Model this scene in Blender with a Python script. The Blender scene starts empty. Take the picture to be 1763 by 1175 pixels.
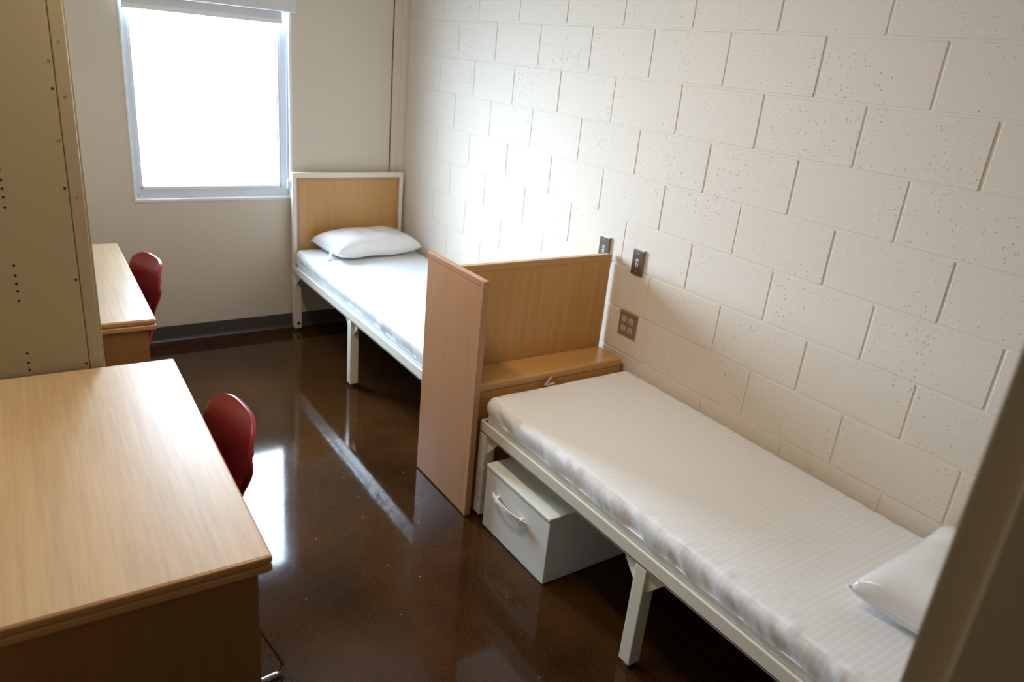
import bpy, bmesh, math, random
from mathutils import Vector, Matrix, noise
random.seed(7)
PI = math.pi
C = bpy.context.scene.collection
S = bpy.context.scene

# ---------------------------------------------------------------- camera
yaw, pitch, roll = math.radians(35.84), math.radians(-21.02), math.radians(5.78)
f = Vector((math.sin(yaw)*math.cos(pitch), math.cos(yaw)*math.cos(pitch), math.sin(pitch)))
r = Vector((math.cos(yaw), -math.sin(yaw), 0)); u = r.cross(f)
r2 = r*math.cos(roll) + u*math.sin(roll); u2 = -r*math.sin(roll) + u*math.cos(roll)
cam = bpy.data.objects.new('camera', bpy.data.cameras.new('camera')); C.objects.link(cam)
m = Matrix((( r2.x, u2.x, -f.x, -2.3365), (r2.y, u2.y, -f.y, -2.8462), (r2.z, u2.z, -f.z, 1.8836), (0, 0, 0, 1)))
cam.matrix_world = m
cam.data.sensor_width = 36; cam.data.lens = 36*1271.37/1763
cam.data.clip_start = 0.02
cam.data.dof.use_dof = True; cam.data.dof.focus_distance = 2.9; cam.data.dof.aperture_fstop = 3.2
S.camera = cam

# ---------------------------------------------------------------- world and exposure
w = bpy.data.worlds.new('sky'); S.world = w; w.use_nodes = True
bg = w.node_tree.nodes['Background']; # overcast sky with the bright haze low over the view
wn = w.node_tree.nodes; wl = w.node_tree.links
wt = wn.new('ShaderNodeTexCoord'); wd_ = wn.new('ShaderNodeVectorMath'); wd_.operation = 'DOT_PRODUCT'
wl.new(wt.outputs['Generated'], wd_.inputs[0]); wd_.inputs[1].default_value = (-0.22, 0.93, 0.29)
wm = wn.new('ShaderNodeMath'); wm.operation = 'MAXIMUM'; wl.new(wd_.outputs['Value'], wm.inputs[0]); wm.inputs[1].default_value = 0.0
wp_ = wn.new('ShaderNodeMath'); wp_.operation = 'POWER'; wl.new(wm.outputs[0], wp_.inputs[0]); wp_.inputs[1].default_value = 6.0
wk = wn.new('ShaderNodeMath'); wk.operation = 'MULTIPLY_ADD'; wl.new(wp_.outputs[0], wk.inputs[0]); wk.inputs[1].default_value = 62; wk.inputs[2].default_value = 12
wl.new(wk.outputs[0], bg.inputs[1]); bg.inputs[0].default_value = (0.69, 0.87, 1.10, 1)
S.view_settings.view_transform = 'Standard'; S.view_settings.look = 'None'
S.view_settings.gamma = 1; S.view_settings.use_curve_mapping = False
S.view_settings.exposure = 0.2
S.cycles.max_bounces = 10; S.cycles.diffuse_bounces = 8

def area(name, loc, rot, sx, sy, power, col, portal=False):
    l = bpy.data.lights.new(name, 'AREA'); l.shape = 'RECTANGLE'; l.size = sx; l.size_y = sy
    l.energy = power; l.color = col
    if portal: l.cycles.is_portal = True
    o = bpy.data.objects.new(name, l); C.objects.link(o); o.location = loc; o.rotation_euler = rot
    return o
area('window_daylight_portal', (-1.2425, 1.99, 1.50), (-PI/2, 0, 0), 0.93, 1.24, 1, (1, 1, 1), True)
area('room_ceiling_lamp', (-1.62, -0.75, 2.58), (0, 0, 0), 0.16, 1.15, 18, (1.0, 0.80, 0.57))
area('corridor_ceiling_lamp', (-2.0, -3.7, 2.60), (0, 0, 0), 1.1, 0.28, 0.4, (1.0, 0.74, 0.48))

# ---------------------------------------------------------------- materials
def mat(name, col, rough=0.5, metal=0.0, coat=0.0, spec=0.5, **kw):
    m = bpy.data.materials.new(name); m.use_nodes = True
    b = m.node_tree.nodes['Principled BSDF']
    b.inputs['Base Color'].default_value = (*col, 1); b.inputs['Roughness'].default_value = rough
    b.inputs['Metallic'].default_value = metal; b.inputs['Coat Weight'].default_value = coat
    b.inputs['Specular IOR Level'].default_value = spec
    for k, v in kw.items(): b.inputs[k].default_value = v
    return m
def nd(m, t, **kw):
    n = m.node_tree.nodes.new(t)
    for k, v in kw.items():
        if k in n.inputs: n.inputs[k].default_value = v
        else: setattr(n, k, v)
    return n
def lk(m, a, b): m.node_tree.links.new(a, b)
def coords(m, scale=(1, 1, 1), rot=(0, 0, 0)):
    tc = nd(m, 'ShaderNodeTexCoord'); mp = nd(m, 'ShaderNodeMapping')
    mp.inputs['Scale'].default_value = scale; mp.inputs['Rotation'].default_value = rot
    lk(m, tc.outputs['Object'], mp.inputs['Vector']); return mp.outputs['Vector']
def bump(m, height, strength, dist):
    b = nd(m, 'ShaderNodeBump'); b.inputs['Strength'].default_value = strength; b.inputs['Distance'].default_value = dist
    lk(m, height, b.inputs['Height'])
    lk(m, b.outputs['Normal'], m.node_tree.nodes['Principled BSDF'].inputs['Normal']); return b
def ramp(m, fac, stops):
    rp = nd(m, 'ShaderNodeValToRGB'); e = rp.color_ramp.elements
    while len(e) < len(stops): e.new(0.5)
    for el, (p, c) in zip(e, stops):
        el.position = p; el.color = (*c, 1) if len(c) == 3 else c
    lk(m, fac, rp.inputs['Fac']); return rp.outputs['Color']
def noise_t(m, vec, scale, detail=3, rough=0.5):
    n = nd(m, 'ShaderNodeTexNoise'); n.inputs['Scale'].default_value = scale
    n.inputs['Detail'].default_value = detail; n.inputs['Roughness'].default_value = rough
    lk(m, vec, n.inputs['Vector']); return n.outputs['Fac']
def base(m): return m.node_tree.nodes['Principled BSDF'].inputs['Base Color']

def wood(name, axis, c1, c2, rough=0.32, grain=1.0, coat=0.25):
    """wood with the grain along one axis: long thin streaks plus broad tone"""
    m = mat(name, c1, rough, coat=coat); m.node_tree.nodes['Principled BSDF'].inputs['Coat Roughness'].default_value = 0.25
    sc = [60*grain]*3; sc['xyz'.index(axis)] = 2.2*grain
    v = coords(m, sc); n1 = noise_t(m, v, 1.0, 6, 0.65)
    sb = [5.0]*3; sb['xyz'.index(axis)] = 0.8
    v2 = coords(m, sb); n2 = noise_t(m, v2, 1.0, 2)
    mx = nd(m, 'ShaderNodeMath', operation='MULTIPLY_ADD'); lk(m, n1, mx.inputs[0]); mx.inputs[1].default_value = 0.6
    ml = nd(m, 'ShaderNodeMath', operation='MULTIPLY'); lk(m, n2, ml.inputs[0]); ml.inputs[1].default_value = 0.4
    lk(m, ml.outputs[0], mx.inputs[2])
    lk(m, ramp(m, mx.outputs[0], [(0.3, c2), (0.68, c1)]), base(m))
    bump(m, n1, 0.08, 0.001)
    return m
M = {}
WD1, WD2 = (0.60, 0.345, 0.115), (0.47, 0.24, 0.066)
M['wood_v'] = wood('maple veneer upright grain', 'z', WD1, WD2, 0.3)
M['wood_side'] = wood('maple veneer side panel', 'z', (0.52, 0.28, 0.145), (0.43, 0.215, 0.10), 0.3)
M['wood_h'] = wood('maple veneer lying grain', 'x', WD1, WD2, 0.25, coat=0.4)
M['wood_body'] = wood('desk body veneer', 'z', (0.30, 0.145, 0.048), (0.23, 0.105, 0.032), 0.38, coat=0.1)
M['wood_edge'] = wood('desk solid edge band', 'y', (0.50, 0.26, 0.10), (0.42, 0.20, 0.07), 0.35, coat=0.1)
M['wood_edge_x'] = wood('desk solid edge band across', 'x', (0.50, 0.26, 0.10), (0.42, 0.20, 0.07), 0.35, coat=0.1)
M['laminate'] = wood('desk top laminate', 'y', (0.64, 0.475, 0.285), (0.44, 0.30, 0.155), 0.40, grain=1.5, coat=0.0)

def paint(name, col, rough=0.55, tex=0.25, scale=420, spec=0.4):
    m = mat(name, col, rough, spec=spec); v = coords(m); n = noise_t(m, v, scale, 2); bump(m, n, tex, 0.0008); return m
M['wall'] = paint('beige wall paint', (0.70, 0.635, 0.545), 0.6)
M['ceil'] = paint('ceiling paint', (0.78, 0.75, 0.69), 0.8)
M['trimp'] = paint('corner trim paint', (0.70, 0.62, 0.52), 0.5)
M['whitepaint'] = paint('white window paint', (0.85, 0.86, 0.87), 0.4, 0.05)
M['corridor'] = paint('unseen corridor darkened against bounce', (0.14, 0.105, 0.07), 0.7)  # unseen corridor darkened too, so little light returns through the doorway
M['wall_entry'] = paint('unseen entry wall darkened against bounce', (0.16, 0.115, 0.07), 0.7)  # unseen wall, brown made up to cut bounce onto the desk end
M['frame'] = paint('door frame enamel', (0.38, 0.30, 0.185), 0.35, 0.05)
M['caulk'] = mat('dark gap', (0.10, 0.08, 0.06), 0.8)

# painted concrete block with pits
m = M['block'] = mat('painted concrete block', (0.75, 0.685, 0.60), 0.65, spec=0.15)
v = coords(m); n1 = noise_t(m, v, 130, 4, 0.6); n2 = noise_t(m, v, 3.0, 3)
vo = nd(m, 'ShaderNodeTexVoronoi'); vo.inputs['Scale'].default_value = 85; vo.inputs['Randomness'].default_value = 1; lk(m, v, vo.inputs['Vector'])
# a pit only in some cells: the cell's random colour widens or closes its pit
sep = nd(m, 'ShaderNodeSeparateColor'); lk(m, vo.outputs['Color'], sep.inputs[0])
thr = nd(m, 'ShaderNodeMath', operation='MULTIPLY_ADD'); lk(m, sep.outputs[0], thr.inputs[0]); thr.inputs[1].default_value = 0.85; thr.inputs[2].default_value = -0.62
thr2 = nd(m, 'ShaderNodeMath', operation='MULTIPLY'); lk(m, thr.outputs[0], thr2.inputs[0])
pm = ramp(m, n2, [(0.46, (0.2,)*3), (0.66, (1.15,)*3)]); lk(m, pm, thr2.inputs[1])
df = nd(m, 'ShaderNodeMath', operation='SUBTRACT'); lk(m, vo.outputs['Distance'], df.inputs[0]); lk(m, thr2.outputs[0], df.inputs[1])
pit = ramp(m, df.outputs[0], [(0.0, (0, 0, 0)), (0.10, (1, 1, 1))])
b1 = nd(m, 'ShaderNodeBump'); b1.inputs['Strength'].default_value = 0.35; b1.inputs['Distance'].default_value = 0.0015; lk(m, n1, b1.inputs['Height'])
b2 = nd(m, 'ShaderNodeBump'); b2.inputs['Strength'].default_value = 0.8; b2.inputs['Distance'].default_value = 0.006
lk(m, pit, b2.inputs['Height']); lk(m, b1.outputs[0], b2.inputs['Normal']); lk(m, b2.outputs[0], m.node_tree.nodes['Principled BSDF'].inputs['Normal'])

# polished, stained concrete floor
m = M['floor'] = mat('polished brown stained concrete', (0.06, 0.026, 0.011), 0.12, spec=0.36)
m.node_tree.nodes['Principled BSDF'].inputs['Coat Roughness'].default_value = 0.05
v = coords(m); n1 = noise_t(m, v, 1.6, 5, 0.6); n2 = noise_t(m, v, 170, 2, 0.6)
c1 = ramp(m, n1, [(0.30, (0.019, 0.0070, 0.0026)), (0.74, (0.068, 0.0275, 0.0070))])
c2 = ramp(m, n2, [(0.38, (0.7, 0.7, 0.7)), (0.64, (1.4, 1.35, 1.3))])
mx = nd(m, 'ShaderNodeMix', data_type='RGBA', blend_type='MULTIPLY'); mx.inputs[0].default_value = 1
lk(m, c1, mx.inputs[6]); lk(m, c2, mx.inputs[7])
vo = nd(m, 'ShaderNodeTexVoronoi'); vo.inputs['Scale'].default_value = 26; lk(m, v, vo.inputs['Vector'])
sep = nd(m, 'ShaderNodeSeparateColor'); lk(m, vo.outputs['Color'], sep.inputs[0])
t1 = nd(m, 'ShaderNodeMath', operation='GREATER_THAN'); lk(m, sep.outputs[0], t1.inputs[0]); t1.inputs[1].default_value = 0.72
t2 = nd(m, 'ShaderNodeMath', operation='LESS_THAN'); lk(m, vo.outputs['Distance'], t2.inputs[0]); t2.inputs[1].default_value = 0.045
t3 = nd(m, 'ShaderNodeMath', operation='MULTIPLY'); lk(m, t1.outputs[0], t3.inputs[0]); lk(m, t2.outputs[0], t3.inputs[1])
mx2 = nd(m, 'ShaderNodeMix', data_type='RGBA'); lk(m, t3.outputs[0], mx2.inputs[0]); lk(m, mx.outputs[2], mx2.inputs[6]); mx2.inputs[7].default_value = (0.55, 0.48, 0.40, 1)
# fine scuffs
v3 = coords(m, (1.2, 26, 1), (0, 0, 0.5)); n4 = noise_t(m, v3, 1.5, 5, 0.75)
sc = ramp(m, n4, [(0.68, (0, 0, 0)), (0.78, (0.16,)*3)])
mx3 = nd(m, 'ShaderNodeMix', data_type='RGBA', blend_type='ADD'); mx3.inputs[0].default_value = 0.35; lk(m, mx2.outputs[2], mx3.inputs[6]); lk(m, sc, mx3.inputs[7])
lk(m, mx3.outputs[2], base(m))
n5 = noise_t(m, v, 5, 4, 0.6)
rr = nd(m, 'ShaderNodeMapRange'); rr.inputs[3].default_value = 0.04; rr.inputs[4].default_value = 0.10; lk(m, n5, rr.inputs[0])
lk(m, rr.outputs[0], m.node_tree.nodes['Principled BSDF'].inputs['Roughness'])
n6 = noise_t(m, v, 38, 2); bump(m, n6, 0.03, 0.001)

M['vinyl_base'] = mat('grey vinyl cove base', (0.085, 0.075, 0.075), 0.35)
M['steel_cream'] = paint('cream powder coated steel', (0.82, 0.79, 0.68), 0.32, 0.03, 300, 0.5)
M['locker'] = paint('off white steel', (0.84, 0.86, 0.82), 0.33, 0.04, 350, 0.5)
M['wardrobe'] = paint('tan steel', (0.31, 0.262, 0.165), 0.45, 0.08, 350, 0.4)
M['dark'] = mat('dark hole', (0.012, 0.010, 0.008), 0.8)
M['screw'] = mat('screw zinc', (0.42, 0.38, 0.32), 0.35, 0.8)
M['chrome'] = mat('chrome', (0.62, 0.62, 0.64), 0.10, 1.0)
M['plate'] = mat('brushed steel plate', (0.30, 0.255, 0.235), 0.28, 1.0)
M['plate_tan'] = mat('bronze tinted outlet plate', (0.36, 0.27, 0.18), 0.38, 0.5)
M['plate_edge'] = mat('bright steel for lit plate top and screws', (0.62, 0.60, 0.57), 0.3, 1.0)  # lighter tone holds the light on the plate top; screws share it
M['outlet'] = mat('grey receptacle', (0.46, 0.43, 0.44), 0.4)
M['white_plastic'] = mat('white plastic', (0.80, 0.81, 0.82), 0.3)
M['red_shell'] = mat('dark red plastic', (0.30, 0.020, 0.028), 0.30, spec=0.5)
M['alu'] = mat('blue white coated aluminium', (0.66, 0.71, 0.78), 0.35)
M['rubber'] = mat('black rubber gasket', (0.02, 0.02, 0.025), 0.6)
M['fabric'] = mat('white blind fabric', (0.72, 0.72, 0.73), 0.8)
M['cassette'] = mat('white blind cassette', (0.70, 0.70, 0.72), 0.4)
M['red_tag'] = mat('red print', (0.62, 0.02, 0.04), 0.5)
M['tape'] = mat('clear tape', (0.72, 0.70, 0.62), 0.12, coat=0.8)
M['paper'] = mat('white paper', (0.80, 0.80, 0.80), 0.6)
M['ink'] = mat('grey print', (0.35, 0.38, 0.45), 0.6)

m = M['glass'] = bpy.data.materials.new('window glass'); m.use_nodes = True
nt = m.node_tree; nt.nodes.remove(nt.nodes['Principled BSDF'])
fr = nd(m, 'ShaderNodeFresnel')
ge = nd(m, 'ShaderNodeNewGeometry')                # the far side of the thin pane reflects like the near side
io = nd(m, 'ShaderNodeMapRange'); lk(m, ge.outputs['Backfacing'], io.inputs[0]); io.inputs[3].default_value = 1.45; io.inputs[4].default_value = 1/1.45
lk(m, io.outputs[0], fr.inputs[0])
tr = nd(m, 'ShaderNodeBsdfTransparent'); tr.inputs[0].default_value = (0.97, 0.985, 0.98, 1)
gl = nd(m, 'ShaderNodeBsdfGlossy'); gl.inputs['Roughness'].default_value = 0.02
ms = nd(m, 'ShaderNodeMixShader'); lk(m, fr.outputs[0], ms.inputs[0]); lk(m, tr.outputs[0], ms.inputs[1]); lk(m, gl.outputs[0], ms.inputs[2])
lk(m, ms.outputs[0], nt.nodes['Material Output'].inputs['Surface'])

def ticking(name, col, stripe, axis, rough):
    """white ticking: fine stripes woven across the mattress"""
    m = mat(name, col, rough, coat=0.15); m.node_tree.nodes['Principled BSDF'].inputs['Coat Roughness'].default_value = 0.3
    v = coords(m); wv = nd(m, 'ShaderNodeTexWave', wave_type='BANDS', bands_direction=axis); wv.inputs['Scale'].default_value = 15
    wv.inputs['Distortion'].default_value = 0.0; lk(m, v, wv.inputs['Vector'])
    lk(m, ramp(m, wv.outputs['Fac'], [(0.80, col), (0.99, stripe)]), base(m))
    n = noise_t(m, v, 14, 4, 0.6); bump(m, n, 0.18, 0.006)
    return m
M['tick'] = ticking('white ticking', (0.85, 0.865, 0.89), (0.92, 0.93, 0.95), 'Y', 0.42)
M['tick2'] = ticking('white smooth mattress cover', (0.80, 0.82, 0.84), (0.82, 0.84, 0.86), 'Y', 0.42)
M['band'] = mat('greenish clear-covered mattress border', (0.60, 0.64, 0.60), 0.3, coat=0.3)
M['band2'] = mat('pale blue mattress border', (0.66, 0.74, 0.80), 0.35, coat=0.2)
M['vinylpillow'] = mat('white vinyl pillow', (0.82, 0.83, 0.85), 0.25, coat=0.5)

# ---------------------------------------------------------------- mesh helpers
def obj(name, bm, material, parent=None, smooth=False, auto=None):
    me = bpy.data.meshes.new(name); bmesh.ops.recalc_face_normals(bm, faces=bm.faces); bm.to_mesh(me); bm.free()
    mats = material if isinstance(material, (list, tuple)) else [material]
    for k in mats: me.materials.append(M[k])
    if smooth:
        for p in me.polygons: p.use_smooth = True
    o = bpy.data.objects.new(name, me); C.objects.link(o)
    if parent: o.parent = parent
    return o
def box(bm, x0, x1, y0, y1, z0, z1, bev=0.0, seg=2, mi=0):
    vs = [bm.verts.new((x, y, z)) for x in (x0, x1) for y in (y0, y1) for z in (z0, z1)]
    fs = [bm.faces.new([vs[i] for i in q]) for q in ((0,1,3,2),(4,6,7,5),(0,4,5,1),(2,3,7,6),(0,2,6,4),(1,5,7,3))]
    for q in fs: q.material_index = mi
    if bev > 0:
        es = list({e for q in fs for e in q.edges})
        rb = bmesh.ops.bevel(bm, geom=es, offset=bev, segments=seg, affect='EDGES', profile=0.5)
        for q in rb['faces']: q.material_index = mi
    return bm
def bx(*a, **k): return box(bmesh.new(), *a, **k)
def bmesh_prism(bm, pts, axis, a0, a1):
    """closed outline pts (2D) extruded along an axis"""
    def P(p, t):
        return {'x': (t, p[0], p[1]), 'y': (p[0], t, p[1]), 'z': (p[0], p[1], t)}[axis]
    A = [bm.verts.new(P(p, a0)) for p in pts]; B = [bm.verts.new(P(p, a1)) for p in pts]
    bm.faces.new(A); bm.faces.new(B[::-1]); n = len(pts)
    for i in range(n): bm.faces.new((A[i], B[i], B[(i+1) % n], A[(i+1) % n]))
    return bm
def cyl(bm, c, axis, rad, h, n=24, mi=0):
    """cylinder from c along +axis"""
    ax = {'x': Vector((1,0,0)), 'y': Vector((0,1,0)), 'z': Vector((0,0,1))}[axis] if isinstance(axis, str) else Vector(axis).normalized()
    t = ax.orthogonal().normalized(); s = ax.cross(t); c = Vector(c)
    A = []; B = []
    for i in range(n):
        d = (t*math.cos(2*PI*i/n) + s*math.sin(2*PI*i/n))*rad
        A.append(bm.verts.new(c+d)); B.append(bm.verts.new(c+d+ax*h))
    fs = [bm.faces.new(A[::-1]), bm.faces.new(B)]
    for i in range(n): fs.append(bm.faces.new((A[i], A[(i+1) % n], B[(i+1) % n], B[i])))
    for q in fs: q.material_index = mi
    return bm
def tube(bm, pts, rad, n=12, closed=False):
    pts = [Vector(p) for p in pts]; rings = []; N = len(pts); prev = None
    for i, p in enumerate(pts):
        a = pts[(i-1) % N] if (closed or i > 0) else p; b = pts[(i+1) % N] if (closed or i < N-1) else p
        t = (b-a).normalized()
        if prev is None: q = t.orthogonal().normalized()
        else: q = (prev - t*prev.dot(t)).normalized()
        prev = q; s = t.cross(q)
        rings.append([bm.verts.new(p + (q*math.cos(2*PI*k/n) + s*math.sin(2*PI*k/n))*rad) for k in range(n)])
    for i in range(N if closed else N-1):
        A, B = rings[i], rings[(i+1) % N]
        for k in range(n): bm.faces.new((A[k], A[(k+1) % n], B[(k+1) % n], B[k]))
    if not closed: bm.faces.new(rings[0][::-1]); bm.faces.new(rings[-1])
    return bm
def round_path(pts, rad, seg=6):
    """polyline with its corners rounded"""
    pts = [Vector(p) for p in pts]; out = [pts[0]]
    for i in range(1, len(pts)-1):
        p = pts[i]; a = (pts[i-1]-p); b = (pts[i+1]-p); d = min(rad, a.length*0.45, b.length*0.45)
        A = p + a.normalized()*d; B = p + b.normalized()*d
        for k in range(seg+1):
            t = k/seg; out.append(A*(1-t)**2 + p*2*t*(1-t) + B*t*t)
    out.append(pts[-1]); return out
def thing(name, label, cat, loc=(0, 0, 0), rotz=0, group=None):
    o = bpy.data.objects.new(name, None); C.objects.link(o); o.empty_display_size = 0.05
    o.location = loc; o.rotation_euler = (0, 0, rotz); o['label'] = label; o['category'] = cat
    if group: o['group'] = group
    return o
def tag(o, label, cat, group=None):
    o['label'] = label; o['category'] = cat
    if group: o['group'] = group
    return o
def struct(name, bm, m, parent=None, smooth=False):
    o = obj(name, bm, m, parent, smooth)
    if not parent: o['kind'] = 'structure'
    return o
def dup(root, loc, rotz, label):
    rr_ = root.copy(); C.objects.link(rr_); rr_.location = loc; rr_.rotation_euler = (0, 0, rotz); rr_['label'] = label
    for ch in list(root.children):
        c = ch.copy(); C.objects.link(c); c.parent = rr_
        for g in list(ch.children):
            d = g.copy(); C.objects.link(d); d.parent = c
    return rr_

# ---------------------------------------------------------------- room shell
XL, YB, YF, ZC = -2.74, 1.90, -2.60, 2.642       # left wall, window wall, door wall, ceiling
DX0, DX1, DZ = -2.54, -1.597, 2.13               # doorway
struct('floor', bx(-4.3, 0.16, -4.3, 2.12, -0.12, 0.0), 'floor')
struct('ceiling', bx(-4.3, 0.16, -4.3, 2.12, ZC, ZC+0.12), 'ceil')

# window wall with the opening
WX0, WX1, WZ0, WZ1 = -1.70, -0.776, 0.897, 2.12
bm = bmesh.new()
box(bm, XL-0.15, WX0, YB, YB+0.07, 0, ZC); box(bm, WX1, 0.0, YB, YB+0.07, 0, ZC)
box(bm, WX0, WX1, YB, YB+0.07, 0, WZ0); box(bm, WX0, WX1, YB, YB+0.07, WZ1, ZC)
struct('wall_back', bm, 'wall')
struct('wall_left', bx(XL-0.15, XL, YF-0.2, YB, 0, ZC), 'wall')
bm = bmesh.new()
box(bm, XL-0.15, DX0-0.02, YF-0.2, YF, 0, ZC); box(bm, DX1+0.02, 0.0, YF-0.2, YF, 0, ZC)
box(bm, DX0-0.02, DX1+0.02, YF-0.2, YF, DZ+0.02, ZC)
struct('wall_front', bm, 'wall_entry')
struct('wall_corridor', bx(-4.3, 0.16, -4.42, -4.30, 0, ZC), 'corridor')
bm = bmesh.new(); box(bm, -4.42, -4.3, -4.42, YF-0.2, 0, ZC); box(bm, -4.3, XL-0.15, YF-0.32, YF-0.2, 0, ZC)
struct('wall_corridor_end', bm, 'corridor')

# right wall of concrete blocks: recessed mortar bed, cushion-edged block faces
bm = bmesh.new()
MR = 0.0026; J = 0.0038
box(bm, MR, 0.16, -4.3, YB+0.07, 0, ZC)
H0 = 2.048
for k in range(-3, 11):
    z1 = H0 - k*0.2032; z0 = z1 - 0.2032
    z1 = min(z1, ZC); z0 = max(z0, 0.0)
    if z1 - z0 < 0.03: continue
    off = 0 if k % 2 == 0 else 0.5
    for j in range(-6, 13):
        y1 = -(j+off-0.0)*0.4064 + 0.4064; y0 = y1 - 0.4064
        y1 = min(y1, YB); y0 = max(y0, -4.3)
        if y1 - y0 < 0.02: continue
        q0, q1, p0, p1 = y0+J, y1-J, z0+J, z1-J
        dy = random.uniform(-0.0008, 0.0008); q0 += dy; q1 += dy
        b_ = 0.0025; cc = 0.0035; fx = random.uniform(-0.0006, 0.0006)
        def ring(x, ins, c):
            a0, a1, c0, c1 = q0+ins, q1-ins, p0+ins, p1-ins
            return [bm.verts.new((x, *t)) for t in ((a0+c, c0), (a1-c, c0), (a1, c0+c), (a1, c1-c), (a1-c, c1), (a0+c, c1), (a0, c1-c), (a0, c0+c))]
        R0 = ring(MR+0.001, 0, cc); R1 = ring(fx+0.0008, b_*0.4, cc); R2 = ring(fx, b_, cc)
        for A, B in ((R0, R1), (R1, R2)):
            for t in range(8): bm.faces.new((A[t], A[(t+1) % 8], B[(t+1) % 8], B[t]))
        bm.faces.new(R2)
struct('wall_right', bm, 'block')

# corner trim and the dark gap beside it
bm = bmesh.new(); box(bm, -0.098, 0.0, YB-0.012, YB, 0, ZC, 0.004); box(bm, -0.045, 0.0, YB-0.020, YB-0.008, 0, ZC, 0.004)
struct('trim_1', bm, 'trimp')
struct('trim_2', bx(-0.1035, -0.098, YB-0.003, YB, 0, ZC), 'caulk')

# vinyl base with a cove toe
def cove(name, pts3, side):
    prof = [(0, 0), (0.012, 0), (0.011, 0.003), (0.006, 0.010), (0.0035, 0.022), (0.003, 0.098), (0, 0.1)]
    bm = bmesh.new()
    if side == 'back': bmesh_prism(bm, [(YB-a, b) for a, b in prof], 'x', *pts3)
    if side == 'left': bmesh_prism(bm, [(XL+a, b) for a, b in prof], 'y', *pts3)
    if side == 'right': bmesh_prism(bm, [(-a, b) for a, b in prof], 'y', *pts3)
    struct(name, bm, 'vinyl_base')
cove('baseboard_back', (XL+0.012, -0.10), 'back'); cove('baseboard_left', (YF, YB), 'left'); cove('baseboard_right', (YF, YB-0.02), 'right')

# ---------------------------------------------------------------- window
YW = YB+0.022
bm = bmesh.new()
gx0, gx1, gz0, gz1 = -1.660, -0.838, 0.957, WZ1-0.045
box(bm, WX0, gx0, YW, YW+0.045, WZ0, WZ1, 0.003); box(bm, gx1, WX1, YW, YW+0.045, WZ0, WZ1, 0.003)
box(bm, gx0-0.002, gx1+0.002, YW+0.0006, YW+0.0445, WZ0, gz0, 0.002); box(bm, gx0-0.002, gx1+0.002, YW+0.0006, YW+0.0445, gz1, WZ1, 0.002)
win = struct('window_1', bm, 'alu')
bm = bmesh.new()                                   # glazing bead around the pane
for a in ((gx0, gx0+0.012, gz0, gz1), (gx1-0.012, gx1, gz0, gz1), (gx0, gx1, gz0, gz0+0.014), (gx0, gx1, gz1-0.014, gz1)):
    box(bm, a[0], a[1], YW+0.006, YW+0.04, a[2], a[3], 0.002)
obj('glazing_bead', bm, 'whitepaint', win)
bm = bmesh.new()
for a in ((gx0+0.012, gx0+0.016, gz0+0.014, gz1-0.014), (gx1-0.016, gx1-0.012, gz0+0.014, gz1-0.014), (gx0+0.012, gx1-0.012, gz0+0.014, gz0+0.018)):
    box(bm, a[0], a[1], YW+0.022, YW+0.04, a[2], a[3])
obj('gasket', bm, 'rubber', win)
obj('window_pane', bx(gx0+0.006, gx1-0.006, YW+0.030, YW+0.0315, gz0+0.006, gz1-0.006), 'glass', win)
bm = bx(-1.366, -1.252, YW+0.0285, YW+0.0295, 1.945, 1.962)
st = obj('pane_sticker', bm, 'paper', win)
bm = bmesh.new()
for k in range(12): box(bm, -1.360+k*0.0087, -1.355+k*0.0087, YW+0.0280, YW+0.0285, 1.949, 1.957)
obj('sticker_print', bm, 'ink', st)
bm = bmesh.new()                                   # painted sill and side returns
box(bm, WX0-0.006, WX1+0.006, YB-0.006, YW, WZ0-0.012, WZ0+0.006, 0.003)
box(bm, WX0-0.004, WX0+0.008, YB-0.004, YW, WZ0+0.004, WZ1, 0.002); box(bm, WX1-0.010, WX1+0.004, YB-0.004, YW, WZ0+0.004, WZ1, 0.002)
obj('window_sill', bm, 'whitepaint', win)
obj('screw', cyl(bmesh.new(), (-1.672, YW-0.0005, 0.923), 'y', 0.004, 0.004, 12), 'screw', win)

# roller blind, rolled up in its cassette
bl = thing('roller_blind', 'white roller blind rolled up in its cassette above the bright window', 'blind', (-1.24, 1.83, 2.036))
o = obj('cassette', bmesh_prism(bmesh.new(), [(-0.005+y, z) for y, z in ((0.075, 0.11), (0.015, 0.11), (-0.005, 0.10), (-0.010, 0.02), (-0.010, -0.034), (0.0, -0.038), (0.004, -0.034), (0.004, -0.02), (0.075, -0.02))], 'x', -0.478, 0.472), 'cassette', bl)
o = obj('blind_fabric', bx(-0.445, 0.405, 0.040, 0.042, -0.09, 0.02), 'fabric', bl)
obj('hem_bar', bx(-0.447, 0.407, 0.033, 0.049, -0.106, -0.078, 0.005), 'whitepaint', bl)
bm = bmesh.new()
path = round_path([(0.438, 0.035, -0.02), (0.436, 0.035, -0.98), (0.428, 0.030, -1.04), (0.420, 0.035, -0.98), (0.432, 0.040, -0.02)], 0.02)
for a, b in zip(path[:-1], path[1:]):
    L = (b-a).length; n = max(1, int(L/0.012))
    for k in range(n):
        p = a.lerp(b, k/n); bmesh.ops.create_icosphere(bm, subdivisions=1, radius=0.0026, matrix=Matrix.Translation(p))
tube(bm, path, 0.0009, 6)
obj('bead_chain', bm, 'white_plastic', bl, True)
obj('chain_weight', bx(0.418, 0.438, 0.024, 0.040, -1.075, -1.015, 0.004), 'white_plastic', bl)
obj('side_channel', bx(0.446, 0.463, 0.050, 0.069, -1.14, -0.02, 0.002), 'whitepaint', bl)

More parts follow.
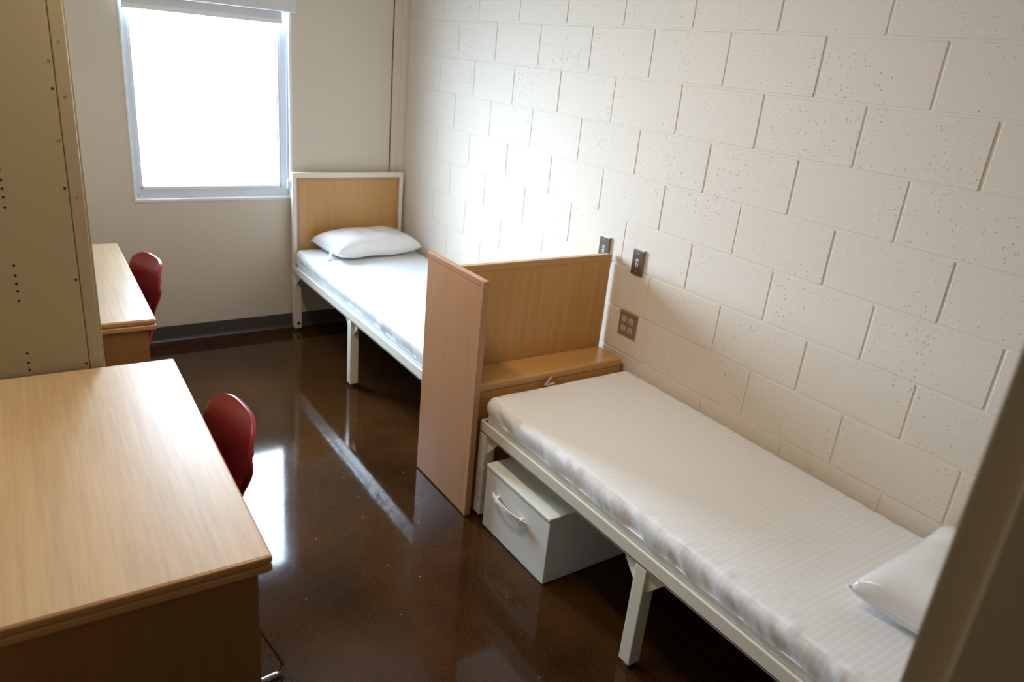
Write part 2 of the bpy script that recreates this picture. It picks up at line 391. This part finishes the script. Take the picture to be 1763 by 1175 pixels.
# ---------------------------------------------------------------- steel door frame at the right edge of the view
def jamb(bm, xf, s):
    """one jamb: xf is the rabbet face, s = +1 towards the wall"""
    y0, y1 = YF-0.212, YF+0.0
    out = [(xf+s*0.05, y1+0.012), (xf, y1), (xf, y1-0.043), (xf-s*0.016, y1-0.043), (xf-s*0.016, y0+0.060), (xf, y0+0.060), (xf, y0), (xf+s*0.05, y0)]
    n0 = len(bm.verts)
    out[0] = (xf+s*0.05, y1); bmesh_prism(bm, out, 'z', 0, DZ)
    es = [e for e in bm.edges if abs(e.verts[0].co.z-e.verts[1].co.z) > 1]
    return es
bm = bmesh.new(); es = jamb(bm, DX1, 1)
bmesh.ops.bevel(bm, geom=es, offset=0.0035, segments=3, affect='EDGES')
jamb(bm, DX0, -1)
box(bm, DX0, DX1, YF-0.20, YF, DZ, DZ+0.05)
struct('door_1', bm, 'frame')

# ---------------------------------------------------------------- desks
def desk(label, near, rz, loc):
    """origin: right front corner of the top at floor level; the desk runs +y and towards -x"""
    L, D = 1.232, 0.775
    t = thing('desk', label, 'desk', loc, rz, 'pair of maple desks along the left wall')
    bm = bmesh.new(); box(bm, -D, -0.003, 0.003, L-0.003, 0.722, 0.762, 0.001)
    obj('desk_top', bm, 'laminate', t)
    for z0, z1 in ((0.741, 0.7605), (0.716, 0.7375)):   # double moulded solid edge
        obj('edge_band', bx(-0.012, 0.002, -0.002, L+0.002, z0, z1, 0.005, 3), 'wood_edge', t)
        obj('edge_band', bx(-D, -0.004, -0.003, 0.012, z0, z1, 0.005, 3), 'wood_edge_x', t)
        obj('edge_band', bx(-D, -0.004, L-0.012, L+0.003, z0, z1, 0.005, 3), 'wood_edge_x', t)
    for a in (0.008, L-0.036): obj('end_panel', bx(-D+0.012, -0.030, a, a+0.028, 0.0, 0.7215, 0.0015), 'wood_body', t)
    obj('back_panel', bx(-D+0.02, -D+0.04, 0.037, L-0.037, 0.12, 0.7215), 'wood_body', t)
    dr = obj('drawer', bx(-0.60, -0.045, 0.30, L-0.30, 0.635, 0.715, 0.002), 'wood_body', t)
    obj('drawer_pull', bx(-0.045, -0.036, 0.52, L-0.52, 0.640, 0.655, 0.003), 'steel_cream', dr)
    return t
near_desk = desk('near maple laminate desk filling the lower left foreground', True, -math.radians(1.12), (-1.927, -1.423, 0))
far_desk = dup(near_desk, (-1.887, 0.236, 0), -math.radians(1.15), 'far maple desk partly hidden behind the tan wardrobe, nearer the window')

# ---------------------------------------------------------------- wardrobe
wd = thing('wardrobe', 'tall tan steel wardrobe with rows of holes, standing between the two desks', 'wardrobe', (-2.42, 0.03, 0))
def wp(x, y, z): return (x+2.42, y-0.03, z)
Y0 = -0.17
obj('side_panel', bx(-0.31, -2.163+2.42, Y0-0.03, Y0-0.03+0.018, 0.0, 1.98, 0.0012), 'wardrobe', wd)
obj('corner_post', bx(-2.1615+2.42, -2.1215+2.42, Y0-0.0305, Y0-0.03+0.034, 0.0, 1.98, 0.004, 3), 'wardrobe', wd)
obj('cabinet_body', bx(-0.31, -2.13+2.42, Y0-0.03+0.019, 0.225-0.03, 0.05, 1.975, 0.002), 'wardrobe', wd)
for a, b in ((Y0-0.03+0.036, 0.011), (0.014, 0.225-0.03)):
    d_ = obj('door', bx(-2.129+2.42, -2.112+2.42, a, b, 0.08, 1.96, 0.003), 'wardrobe', wd)
    obj('handle', bx(-2.112+2.42, -2.100+2.42, (b-0.03 if b < 0.1 else a+0.015), (b-0.015 if b < 0.1 else a+0.03), 0.95, 1.10, 0.003), 'chrome', d_)
bm = bmesh.new()
hz = [1.371, 1.345, 1.314, 1.397, 1.428, 1.132, 1.100, 1.073, 1.048, 1.017, 0.836, 0.803, 0.778, 0.748, 1.66, 1.69, 1.635]
for z in hz: obj('shelf_hole', cyl(bmesh.new(), wp(-2.334, Y0-0.0006, z), 'y', 0.0042, 0.002, 12), 'dark', wd)
for z in (1.665, 1.369, 1.073, 0.776): obj('shelf_hole', cyl(bmesh.new(), wp(-2.172, Y0-0.0006, z), 'y', 0.0042, 0.002, 12), 'dark', wd)
for x, z, rad in ((-2.172, 1.744, .004), (-2.172, 1.515, .004), (-2.142, 1.644, .004), (-2.142, 1.340, .004), (-2.142, 1.798, .003), (-2.142, 1.112, .003), (-2.142, 1.035, .002), (-2.142, 0.807, .003)):
    obj('screw', cyl(bmesh.new(), wp(x, Y0-0.0015, z), 'y', rad, 0.003, 12), 'screw', wd)

# ---------------------------------------------------------------- beds
def bed(label, y0, y1, mid, name_head):
    """steel bed against the right wall, from y0 (foot, near) to y1"""
    t = thing('bed', label, 'bed', (-0.405, (y0+y1)/2, 0), 0, 'two single steel beds along the block wall')
    X0, X1 = -0.800+0.405, -0.022+0.405; cy = (y0+y1)/2; a, b = y0-cy, y1-cy
    bm = bmesh.new()
    for (xa, xb, xi) in ((X0, X0+0.010, X0+0.05), (X1-0.010, X1, X1-0.05)):
        bm = bmesh.new()
        box(bm, xa, xb, a, b, 0.408, 0.461, 0.0025)
        box(bm, min(xa, xi), max(xb, xi), a+0.002, b-0.002, 0.408, 0.416, 0.001)
        obj('side_rail', bm, 'steel_cream', t)
    bm = bmesh.new()
    for (ya, yb, yi) in ((a, a+0.010, a+0.05), (b-0.010, b, b-0.05)):
        bm = bmesh.new(); box(bm, X0+0.0105, X1-0.0105, ya, yb, 0.408, 0.4605, 0.002); box(bm, X0+0.05, X1-0.05, min(ya, yi), max(yb, yi), 0.408, 0.416, 0.001)
        obj('end_rail', bm, 'steel_cream', t)
    bm = bmesh.new()
    for k in range(9):
        yy = a+0.11+k*(b-a-0.22)/8; obj('deck_slat', bx(X0+0.011, X1-0.011, yy-0.02, yy+0.02, 0.4165, 0.4225, 0.001), 'steel_cream', t)
    m_ = mid-cy
    for yc, gs in ((a+0.025, (1,)), (m_, (1, -1)), (b-0.025, (-1,))):
        for xc, s in ((X0+0.025, 1), (X1-0.025, -1)):
            lg = obj('leg', bx(xc-0.025, xc+0.025, yc-0.025, yc+0.025, 0.018, 0.4075, 0.003), 'steel_cream', t)
            bm = bmesh.new(); cyl(bm, (xc, yc, 0.0), 'z', 0.019, 0.008, 20); cyl(bm, (xc, yc, 0.008), 'z', 0.007, 0.012, 12)
            obj('leveling_foot', bm, 'chrome', lg)
            for g in gs:
                q = bmesh_prism(bmesh.new(), [(yc+g*0.025, 0.4075), (yc+g*0.098, 0.4075), (yc+g*0.098, 0.401), (yc+g*0.031, 0.325), (yc+g*0.025, 0.325)], 'x', xc-0.010*s, xc-0.004*s)
                obj('gusset', q, 'steel_cream', lg)
    return t, cy, a, b
bf, cyf, af, bf_ = bed('nearer cream steel bed frame with the drawer box underneath, against the block wall', -2.505, -0.553, -1.543, '')
bb, cyb, ab, bb_ = bed('far cream steel bed frame with upright wooden headboard in the corner by the window', -0.100, 1.862, 0.866, '')
# tape round the near bed's end leg
obj('tape_wrap', bx(-0.8012+0.405, -0.7488+0.405, -0.6042-cyf, -0.5518-cyf, 0.09, 0.255, 0.004), 'tape', bf)
# headboard
hy = 1.862-cyb
bm = bmesh.new()
hx0, hx1 = -0.799+0.405, -0.024+0.405
box(bm, hx0, hx0+0.028, hy-0.038, hy, 0.46, 1.066, 0.003); box(bm, hx1-0.028, hx1, hy-0.038, hy, 0.46, 1.066, 0.003)
box(bm, hx0+0.0005, hx1-0.0005, hy-0.0375, hy-0.0005, 1.034, 1.0665, 0.003)
hf = obj('headboard_frame', bm, 'steel_cream', bb)
bm = bmesh.new(); box(bm, hx0+0.029, hx1-0.029, hy-0.030, hy-0.010, 0.44, 1.033, 0.002)
hp = obj('headboard_panel', bm, 'wood_v', bb)
bm = bmesh.new()
for a in ((hx0+0.029, hx0+0.048, 0.44, 1.0125), (hx1-0.048, hx1-0.029, 0.44, 1.0125), (hx0+0.029, hx1-0.029, 1.0135, 1.033)):
    box(bm, a[0], a[1], hy-0.034, hy-0.0302, a[2], a[3], 0.002)
obj('edge_band', bm, 'wood_side', hp)
for z in (0.345, 0.055): 
    bm = bmesh.new(); cyl(bm, (hx0+0.026, hy-0.051-0.010, z), 'y', 0.008, 0.012, 6); cyl(bm, (hx0+0.026, hy-0.051-0.003, z), 'y', 0.012, 0.004, 16)
    obj('bolt', bm, 'chrome', bb)

# ---------------------------------------------------------------- mattresses
def rbox(L, W, H, rad, nx, ny, nz, disp):
    """rounded box, origin at bottom centre, displaced by disp(p, n)"""
    bm = bmesh.new(); hx, hy_, hz_ = W/2, L/2, H/2
    def face(o, du, dv, nu, nv):
        g = [[bm.verts.new(Vector(o)+Vector(du)*i/nu+Vector(dv)*j/nv) for j in range(nv+1)] for i in range(nu+1)]
        for i in range(nu):
            for j in range(nv): bm.faces.new((g[i][j], g[i+1][j], g[i+1][j+1], g[i][j+1]))
    face((-hx, -hy_, hz_), (W, 0, 0), (0, L, 0), nx, ny); face((-hx, -hy_, -hz_), (W, 0, 0), (0, L, 0), nx, ny)
    face((-hx, -hy_, -hz_), (0, L, 0), (0, 0, H), ny, nz); face((hx, -hy_, -hz_), (0, L, 0), (0, 0, H), ny, nz)
    face((-hx, -hy_, -hz_), (W, 0, 0), (0, 0, H), nx, nz); face((-hx, hy_, -hz_), (W, 0, 0), (0, 0, H), nx, nz)
    bmesh.ops.remove_doubles(bm, verts=bm.verts, dist=1e-5)
    for v in bm.verts:
        c = v.co; q = Vector((max(-hx+rad, min(hx-rad, c.x)), max(-hy_+rad, min(hy_-rad, c.y)), max(-hz_+rad, min(hz_-rad, c.z))))
        d = c-q
        if d.length > 1e-9:
            n = d.normalized(); p = q+n*rad
        else: n = Vector((0, 0, 1)); p = c.copy()
        v.co = p
        v.co = disp(p.copy(), n) + Vector((0, 0, hz_))
    return bm
def mattress(label, y0, y1, x0, x1, mk, amp, seed, H=0.148):
    L, W = y1-y0, x1-x0
    t = thing('mattress', label, 'mattress', ((x0+x1)/2, (y0+y1)/2, 0.4228), 0, 'two white mattresses on the beds')
    seam = 0.066
    def disp(p, n):
        z = p.z + H/2
        side = 1-abs(n.z)
        # belly of the upper panel, tuck at the seam
        if side > 0.2:
            k = side*(0.006*math.sin(PI*min(1, max(0, (z-seam)/(H-seam)))) if z > seam else 0.002)
            w_ = 0.45*noise.noise(Vector((p.y*8+seed, p.x*8, z*10))) + 0.75*noise.noise(Vector(((p.y*1.0-z*1.2)*22+seed, p.x*22, z*7))) + 0.3*noise.noise(Vector(((p.y-z*0.8)*48+seed, p.x*48, z*14)))
            a = amp*(1.0 if z > seam else 0.35)
            hn = Vector((n.x, n.y, 0)); 
            if hn.length > 0: p = p + hn.normalized()*(k-0.004 + a*w_*side)
        if n.z > 0.3:
            e = min(W/2-abs(p.x), L/2-abs(p.y)); em = max(0.0, min(1.0, 1-e/0.10))
            p.z += 0.0022*noise.noise(Vector((p.x*5+seed, p.y*4, 1))) + amp*0.45*em*noise.noise(Vector((p.x*26, p.y*26+seed, 3)))
            p.z += 0.0012*noise.noise(Vector((p.x*3+p.y*9+seed, p.y*2-p.x*4, 5)))
        return p
    bm = rbox(L, W, H, 0.026, 60, 190, 14, disp)
    for q in bm.faces:
        if q.calc_center_median().z < seam and abs(q.normal.z) < 0.9: q.material_index = 1
    o = obj('mattress_cover', bm, (mk, 'band' if mk == 'tick' else 'band2'), t, True)
    def ringz(z, out):
        pts = []; hx, hy_, rc = W/2+out, L/2+out, 0.03
        for cx_, cy_, a0 in ((hx-rc, hy_-rc, 0), (-hx+rc, hy_-rc, 90), (-hx+rc, -hy_+rc, 180), (hx-rc, -hy_+rc, 270)):
            for k in range(7): an = math.radians(a0+15*k); pts.append((cx_+rc*math.cos(an), cy_+rc*math.sin(an), z))
        full = []
        for i in range(len(pts)):
            a, b = Vector(pts[i]), Vector(pts[(i+1) % len(pts)]); n = max(1, int((b-a).length/0.03))
            for k in range(n): q = a.lerp(b, k/n); q.z += 0.0025*noise.noise(Vector((q.x*8, q.y*8+seed, 0))); full.append(q)
        return full
    obj('piping', tube(bmesh.new(), ringz(seam, -0.0045), 0.0028, 8, True), mk, t, True)
    return t
mattress('white striped mattress on the nearer bed, wrinkled along its side', -2.49, -0.568, -0.790, -0.014, 'tick', 0.0085, 3.1)
mattress('plain white mattress on the far bed below the wooden headboard', -0.085, 1.812, -0.788, -0.014, 'tick2', 0.0055, 11.7)

# ---------------------------------------------------------------- pillows
def pillow(label, loc, rz, W, D, T, seed, corner=0.035, tilt=(0, 0)):
    t = thing('pillow', label, 'pillow', loc, rz, 'two white pillows')
    bm = bmesh.new(); N = 44; K = 32
    def pt(uu, vv, s):
        # outline drawn in between the corners, so that the four corners stay out as tips
        x = uu*W/2*(1-0.07*(1-vv*vv)*abs(uu)**3 * 1.0); y = vv*D/2*(1-0.09*(1-uu*uu)*abs(vv)**3)
        e = max(0.0, (1-abs(uu)**3.2))*max(0.0, (1-abs(vv)**2.6)); h = e**0.36
        wr = noise.noise(Vector((x*9+seed, y*9, s)))*0.010*h + noise.noise(Vector((x*26+seed, y*26, s)))*0.004*(1-h)*(e**0.2)
        z = s*(T*(0.66 if s > 0 else 0.34)*h + wr)
        zc = T*0.34 + corner*(abs(uu)**4*abs(vv)**4)*0.25
        z = z+zc
        if s < 0: z = max(z, 0.0)
        return Vector((x, y, z + tilt[0]*x + tilt[1]*y))
    top = [[bm.verts.new(pt(-1+2*i/N, -1+2*j/K, 1)) for j in range(K+1)] for i in range(N+1)]
    bot = [[top[i][j] if i in (0, N) or j in (0, K) else bm.verts.new(pt(-1+2*i/N, -1+2*j/K, -1)) for j in range(K+1)] for i in range(N+1)]
    for i in range(N):
        for j in range(K):
            bm.faces.new((top[i][j], top[i+1][j], top[i+1][j+1], top[i][j+1])); bm.faces.new((bot[i][j], bot[i][j+1], bot[i+1][j+1], bot[i+1][j]))
    bmesh.ops.remove_doubles(bm, verts=bm.verts, dist=1e-6)
    obj('pillow_body', bm, 'vinylpillow', t, True)
    rim = [pt(-1+2*i/N, -1, 1) for i in range(N)]+[pt(1, -1+2*j/K, 1) for j in range(K)]+[pt(1-2*i/N, 1, 1) for i in range(N)]+[pt(-1, 1-2*j/K, 1) for j in range(K)]
    obj('seam', tube(bmesh.new(), rim, 0.0022, 6, True), 'vinylpillow', t, True)
    return t
MT = 0.4228+0.150
pb = pillow('white pillow with a paper tag at the headboard of the far bed', (-0.365, 1.635, MT), math.radians(6), 0.62, 0.39, 0.155, 2.0)
# paper tag hanging from its left side
bm = bmesh.new(); R = []
for k in range(7):
    t_ = k/6; R.append([Vector((-0.275-0.070*t_, -0.055-0.07*t_+d*0.030*(1), 0.040*(1-t_)**1.5+0.004)) for d in (0, 1)])
vs = [[bm.verts.new(p) for p in q] for q in R]
for a, b in zip(vs[:-1], vs[1:]): bm.faces.new((a[0], b[0], b[1], a[1]))
g = bmesh.ops.extrude_face_region(bm, geom=list(bm.faces)); bmesh.ops.translate(bm, vec=(0, 0, 0.0008), verts=[x for x in g['geom'] if isinstance(x, bmesh.types.BMVert)])
obj('care_tag', bm, 'paper', pb)
pillow('glossy white pillow on the nearer bed, half hidden by the door frame', (-0.285, -2.235, MT), math.radians(3), 0.55, 0.37, 0.14, 9.0)

# ---------------------------------------------------------------- divider between the beds
dv = thing('bed_divider', 'wooden divider with a low shelf bench between the two beds', 'divider', (-0.43, -0.33, 0))
def D(x0, x1, y0, y1, z0, z1, b=0.0015): return bx(x0+0.43, x1+0.43, y0+0.33, y1+0.33, z0, z1, b)
sp = obj('side_panel', D(-0.850, -0.826, -0.568, -0.112, 0.006, 1.068, 0.002), 'wood_side', dv)
bm = bmesh.new()                                   # edge lipping
box(bm, -0.8515+0.43, -0.8245+0.43, -0.5695+0.33, -0.548+0.33, 0.0055, 1.0695, 0.002)
box(bm, -0.8515+0.43, -0.8245+0.43, -0.5475+0.33, -0.1105+0.33, 1.0460, 1.0695, 0.002)
obj('edge_lipping', bm, 'wood_side', sp)
bp = obj('back_panel', D(-0.8238, -0.016, -0.358, -0.335, 0.006, 1.068, 0.002), 'wood_v', dv)
obj('edge_lipping', D(-0.8235, -0.0155, -0.3595, -0.3335, 1.040, 1.0695, 0.002), 'wood_h', bp)
obj('bench_top', D(-0.8237, -0.024, -0.537, -0.3595, 0.575, 0.612, 0.006), 'wood_h', dv)
obj('front_panel', D(-0.8236, -0.026, -0.5345, -0.512, 0.006, 0.5745, 0.001), 'wood_v', dv)
for y in (-0.53, -0.15): obj('glide', cyl(bmesh.new(), (-0.838+0.43, y+0.33, 0), 'z', 0.010, 0.006, 12), 'rubber', dv)

# red and white paper tag between bench and mattress
tg = thing('paper_tag', 'small red and white folded paper tag tucked between shelf bench and mattress', 'tag', (-0.462, -0.552, MT-0.012))
bm = bmesh.new(); bmesh_prism(bm, [(-0.030, 0.0), (0.004, 0.0), (0.022, 0.042), (0.012, 0.048)], 'y', -0.002, 0.0)
obj('tag_paper', bm, 'paper', tg)
bm = bmesh.new(); bmesh_prism(bm, [(-0.006, 0.008), (0.036, 0.012), (0.018, 0.042)], 'y', -0.0065, -0.0025)
obj('red_flap', bm, 'red_tag', tg)
bm = bmesh.new(); bmesh_prism(bm, [(-0.008, 0.0), (0.042, 0.004), (0.036, 0.013), (-0.002, 0.009)], 'y', -0.011, -0.007)
obj('tag_fold', bm, 'paper', tg)
tg.scale = (0.75, 0.75, 0.75)

# ---------------------------------------------------------------- drawer box under the near bed
lk_ = thing('storage_box', 'off-white steel storage box with a curved pull handle under the nearer bed', 'storage box', (-0.54, -0.865, 0))
def B(x0, x1, y0, y1, z0, z1, b=0.002): return bx(x0+0.54, x1+0.54, y0+0.865, y1+0.865, z0, z1, b)
obj('box_body', B(-0.800, -0.24, -1.086, -0.648, 0.004, 0.286), 'locker', lk_)
obj('front_panel', B(-0.808, -0.8008, -1.087, -0.647, 0.004, 0.284, 0.002), 'locker', lk_)
ld = obj('lid', B(-0.8125, -0.24, -1.089, -0.645, 0.2865, 0.302, 0.004), 'locker', lk_)
for y in (-1.05, -0.69):
    for x in (-0.77, -0.28): obj('foot', cyl(bmesh.new(), (x+0.54, y+0.865, 0), 'z', 0.012, 0.004, 12), 'rubber', lk_)
# bowed strap handle on two square stand-offs
bm = bmesh.new(); yc = -0.838; n = 16
prof = []
for i in range(n+1):
    t_ = -1+2*i/n; prof.append((yc+t_*0.118, 0.845-0.032*1 - 0.020*(1-t_*t_)))
P0 = []
for (y, xx) in prof:
    X = -(0.8085+0.012+0.018*(1-((y-yc)/0.118)**2))+0.54; Y = y+0.865
    P0.append([bm.verts.new(p) for p in ((X, Y, 0.190), (X+0.004, Y, 0.190), (X+0.004, Y, 0.208), (X, Y, 0.208))])
bm.faces.new(P0[0]); bm.faces.new(P0[-1][::-1])
for a, b in zip(P0[:-1], P0[1:]):
    for k in range(4): bm.faces.new((a[k], a[(k+1) % 4], b[(k+1) % 4], b[k]))
hd = obj('handle', bm, 'steel_cream', lk_)
for y in (yc-0.085, yc+0.085): obj('handle_mount', bx(-0.829+0.54, -0.8085+0.54, y-0.008+0.865, y+0.008+0.865, 0.178, 0.205, 0.002), 'steel_cream', hd)

# ---------------------------------------------------------------- wall plates
def quad(label, y, z):
    t = thing('power_outlet', label, 'outlet', (0, y, z), 0, 'four-socket outlets on the block wall')
    pl = obj('cover_plate', bx(-0.007, 0.002, -0.0585, 0.0585, -0.0585, 0.0585, 0.0025), 'plate_tan', t)
    for a in (-0.023, 0.023):
        for b in (-0.022, 0.022):
            bm = bmesh.new(); pts = []
            for k in range(28):
                an = 2*PI*k/28; pts.append((a+0.0172*math.cos(an), b+max(-0.0135, min(0.0135, 0.0172*math.sin(an)))))
            bmesh_prism(bm, pts, 'x', -0.0085, -0.0071)
            rc = obj('receptacle', bm, 'outlet', t)
            bm = bmesh.new()
            box(bm, -0.0089, -0.0086, a-0.0075, a-0.0055, b-0.001, b+0.008); box(bm, -0.0089, -0.0086, a+0.0055, a+0.0075, b-0.001, b+0.007)
            cyl(bm, (-0.0089, a, b-0.0065), 'x', 0.0026, 0.0003, 10)
            obj('slots', bm, 'dark', rc)
    for a in (-0.023, 0.023): obj('screw', cyl(bmesh.new(), (-0.0082, a, 0), 'x', 0.003, 0.0011, 12), 'screw', t)
    return t
q1 = quad('steel four-socket power outlet in full view above the bench end', -0.5175, 0.772)
q2 = dup(q1, (0, -0.272, 0.757), 0, 'steel four-socket power outlet mostly hidden behind the divider panel edge')
def jack(label, y, z):
    t = thing('data_plate', label, 'wall plate', (0, y, z), 0, 'narrow steel data plates on the block wall')
    obj('cover_plate', bx(-0.011, 0.002, -0.035, 0.035, -0.0575, 0.0575, 0.0025), 'plate', t)
    obj('plate_lit_top', bx(-0.0095, 0.002, -0.036, 0.0362, 0.0576, 0.0600, 0.0008), 'plate_edge', t)  # brighter strip paints the lit top edge of the plate
    for z_ in (0.009, -0.011):
        j = obj('jack', bx(-0.0128, -0.0112, -0.008, 0.008, z_-0.007, z_+0.007, 0.0008), 'white_plastic', t)
        obj('jack_opening', bx(-0.0134, -0.0129, -0.0045, 0.0045, z_-0.004, z_+0.0025), 'dark', j)
    for z_ in (0.042, -0.042): obj('screw', cyl(bmesh.new(), (-0.0125, 0, z_), 'x', 0.0035, 0.0014, 12), 'plate_edge', t)
    return t
j1 = jack('brown steel data plate on the block wall, fully visible right of the divider', -0.522, 1.073)
dup(j1, (0, -0.287, 1.077), 0, 'brown steel data plate rising behind the top of the divider panel')

# ---------------------------------------------------------------- chairs
def chair(label, loc, rz):
    """faces local +x; moulded red shell on a chrome sled base"""
    t = thing('desk_chair', label, 'chair', loc, rz, 'two red moulded shell chairs at the desks')
    # centre profile from seat front to the top of the back
    ctl = [(0.22, 0.425), (0.17, 0.450), (0.05, 0.445), (-0.08, 0.435), (-0.16, 0.440), (-0.205, 0.475), (-0.225, 0.56), (-0.245, 0.66), (-0.262, 0.75), (-0.285, 0.825)]
    hw = [0.195, 0.215, 0.225, 0.220, 0.195, 0.158, 0.150, 0.190, 0.208, 0.192]
    def interp(arr, s):
        k = s*(len(arr)-1); i = min(len(arr)-2, int(k)); tt = k-i
        p = [arr[max(0, i-1)], arr[i], arr[i+1], arr[min(len(arr)-1, i+2)]]
        def cr(a, b, c, d): return 0.5*((2*b)+(-a+c)*tt+(2*a-5*b+4*c-d)*tt*tt+(-a+3*b-3*c+d)*tt**3)
        if isinstance(p[0], tuple): return tuple(cr(*[q[j] for q in p]) for j in range(2))
        return cr(*p)
    bm = bmesh.new(); NS, NT = 60, 24; G = []
    for i in range(NS+1):
        s = i/NS; (x, z), w_ = interp(ctl, s), interp(hw, s)
        x2, z2 = interp(ctl, min(1, s+0.01)); x1, z1 = interp(ctl, max(0, s-0.01)); d = Vector((x2-x1, 0, z2-z1)).normalized()
        n = Vector((d.z, 0, -d.x))                 # towards the sitter
        if n.z < -0.2 or (s < 0.4 and n.z < 0): n = -n
        up = max(0.0, min(1.0, (s-0.5)/0.25))
        row = []
        for j in range(NT+1):
            q = -1+2*j/NT
            curl = (0.030+0.002*up)*abs(q)**2.2 - 0.006
            # top corners rounded: rows near the top droop towards their ends
            end = max(0.0, (s-0.72)/0.28)
            drop = 0.085*end*abs(q)**3.4
            fr_ = max(0.0, (0.12-s)/0.12); 
            p = Vector((x, q*w_*(1-0.10*up*abs(q)**6), z)) + n*curl
            p = p - d*drop - Vector((0, 0, 0.02))*fr_*abs(q)**3
            # rolled rim
            if abs(q) > 0.86: p = p - n*0.014*((abs(q)-0.86)/0.14)**1.5
            row.append(bm.verts.new(p))
        G.append(row)
    for i in range(NS):
        for j in range(NT): bm.faces.new((G[i][j], G[i+1][j], G[i+1][j+1], G[i][j+1]))
    o = obj('seat_shell', bm, 'red_shell', t, True)
    md = o.modifiers.new('thickness', 'SOLIDIFY'); md.thickness = 0.013; md.offset = 0
    mb = o.modifiers.new('rim', 'BEVEL'); mb.width = 0.004; mb.segments = 2; mb.limit_method = 'ANGLE'; mb.angle_limit = 1.0
    bm = bmesh.new()
    for s in (-1, 1):
        path = [(0.10, s*0.12, 0.420), (0.13, s*0.19, 0.405), (0.235, s*0.285, 0.011), (-0.292, s*0.285, 0.011), (-0.130, s*0.19, 0.405), (-0.10, s*0.12, 0.418)]
        tube(bm, round_path(path, 0.045, 8), 0.0075, 12)
    obj('sled_base', bm, 'chrome', t, True)
    bm = bmesh.new(); tube(bm, [(0.115, -0.17, 0.412), (0.115, 0.17, 0.412)], 0.0075, 12); tube(bm, [(-0.115, -0.17, 0.410), (-0.115, 0.17, 0.410)], 0.0075, 12)
    obj('cross_bar', bm, 'chrome', t, True)
    return t
ch = chair('red shell chair pushed in at the near desk, in the foreground', (-2.098, -0.790, 0), math.radians(186))
ch2 = dup(ch, (-2.050, 0.905, 0), math.radians(192), 'red shell chair at the far desk below the window wall')
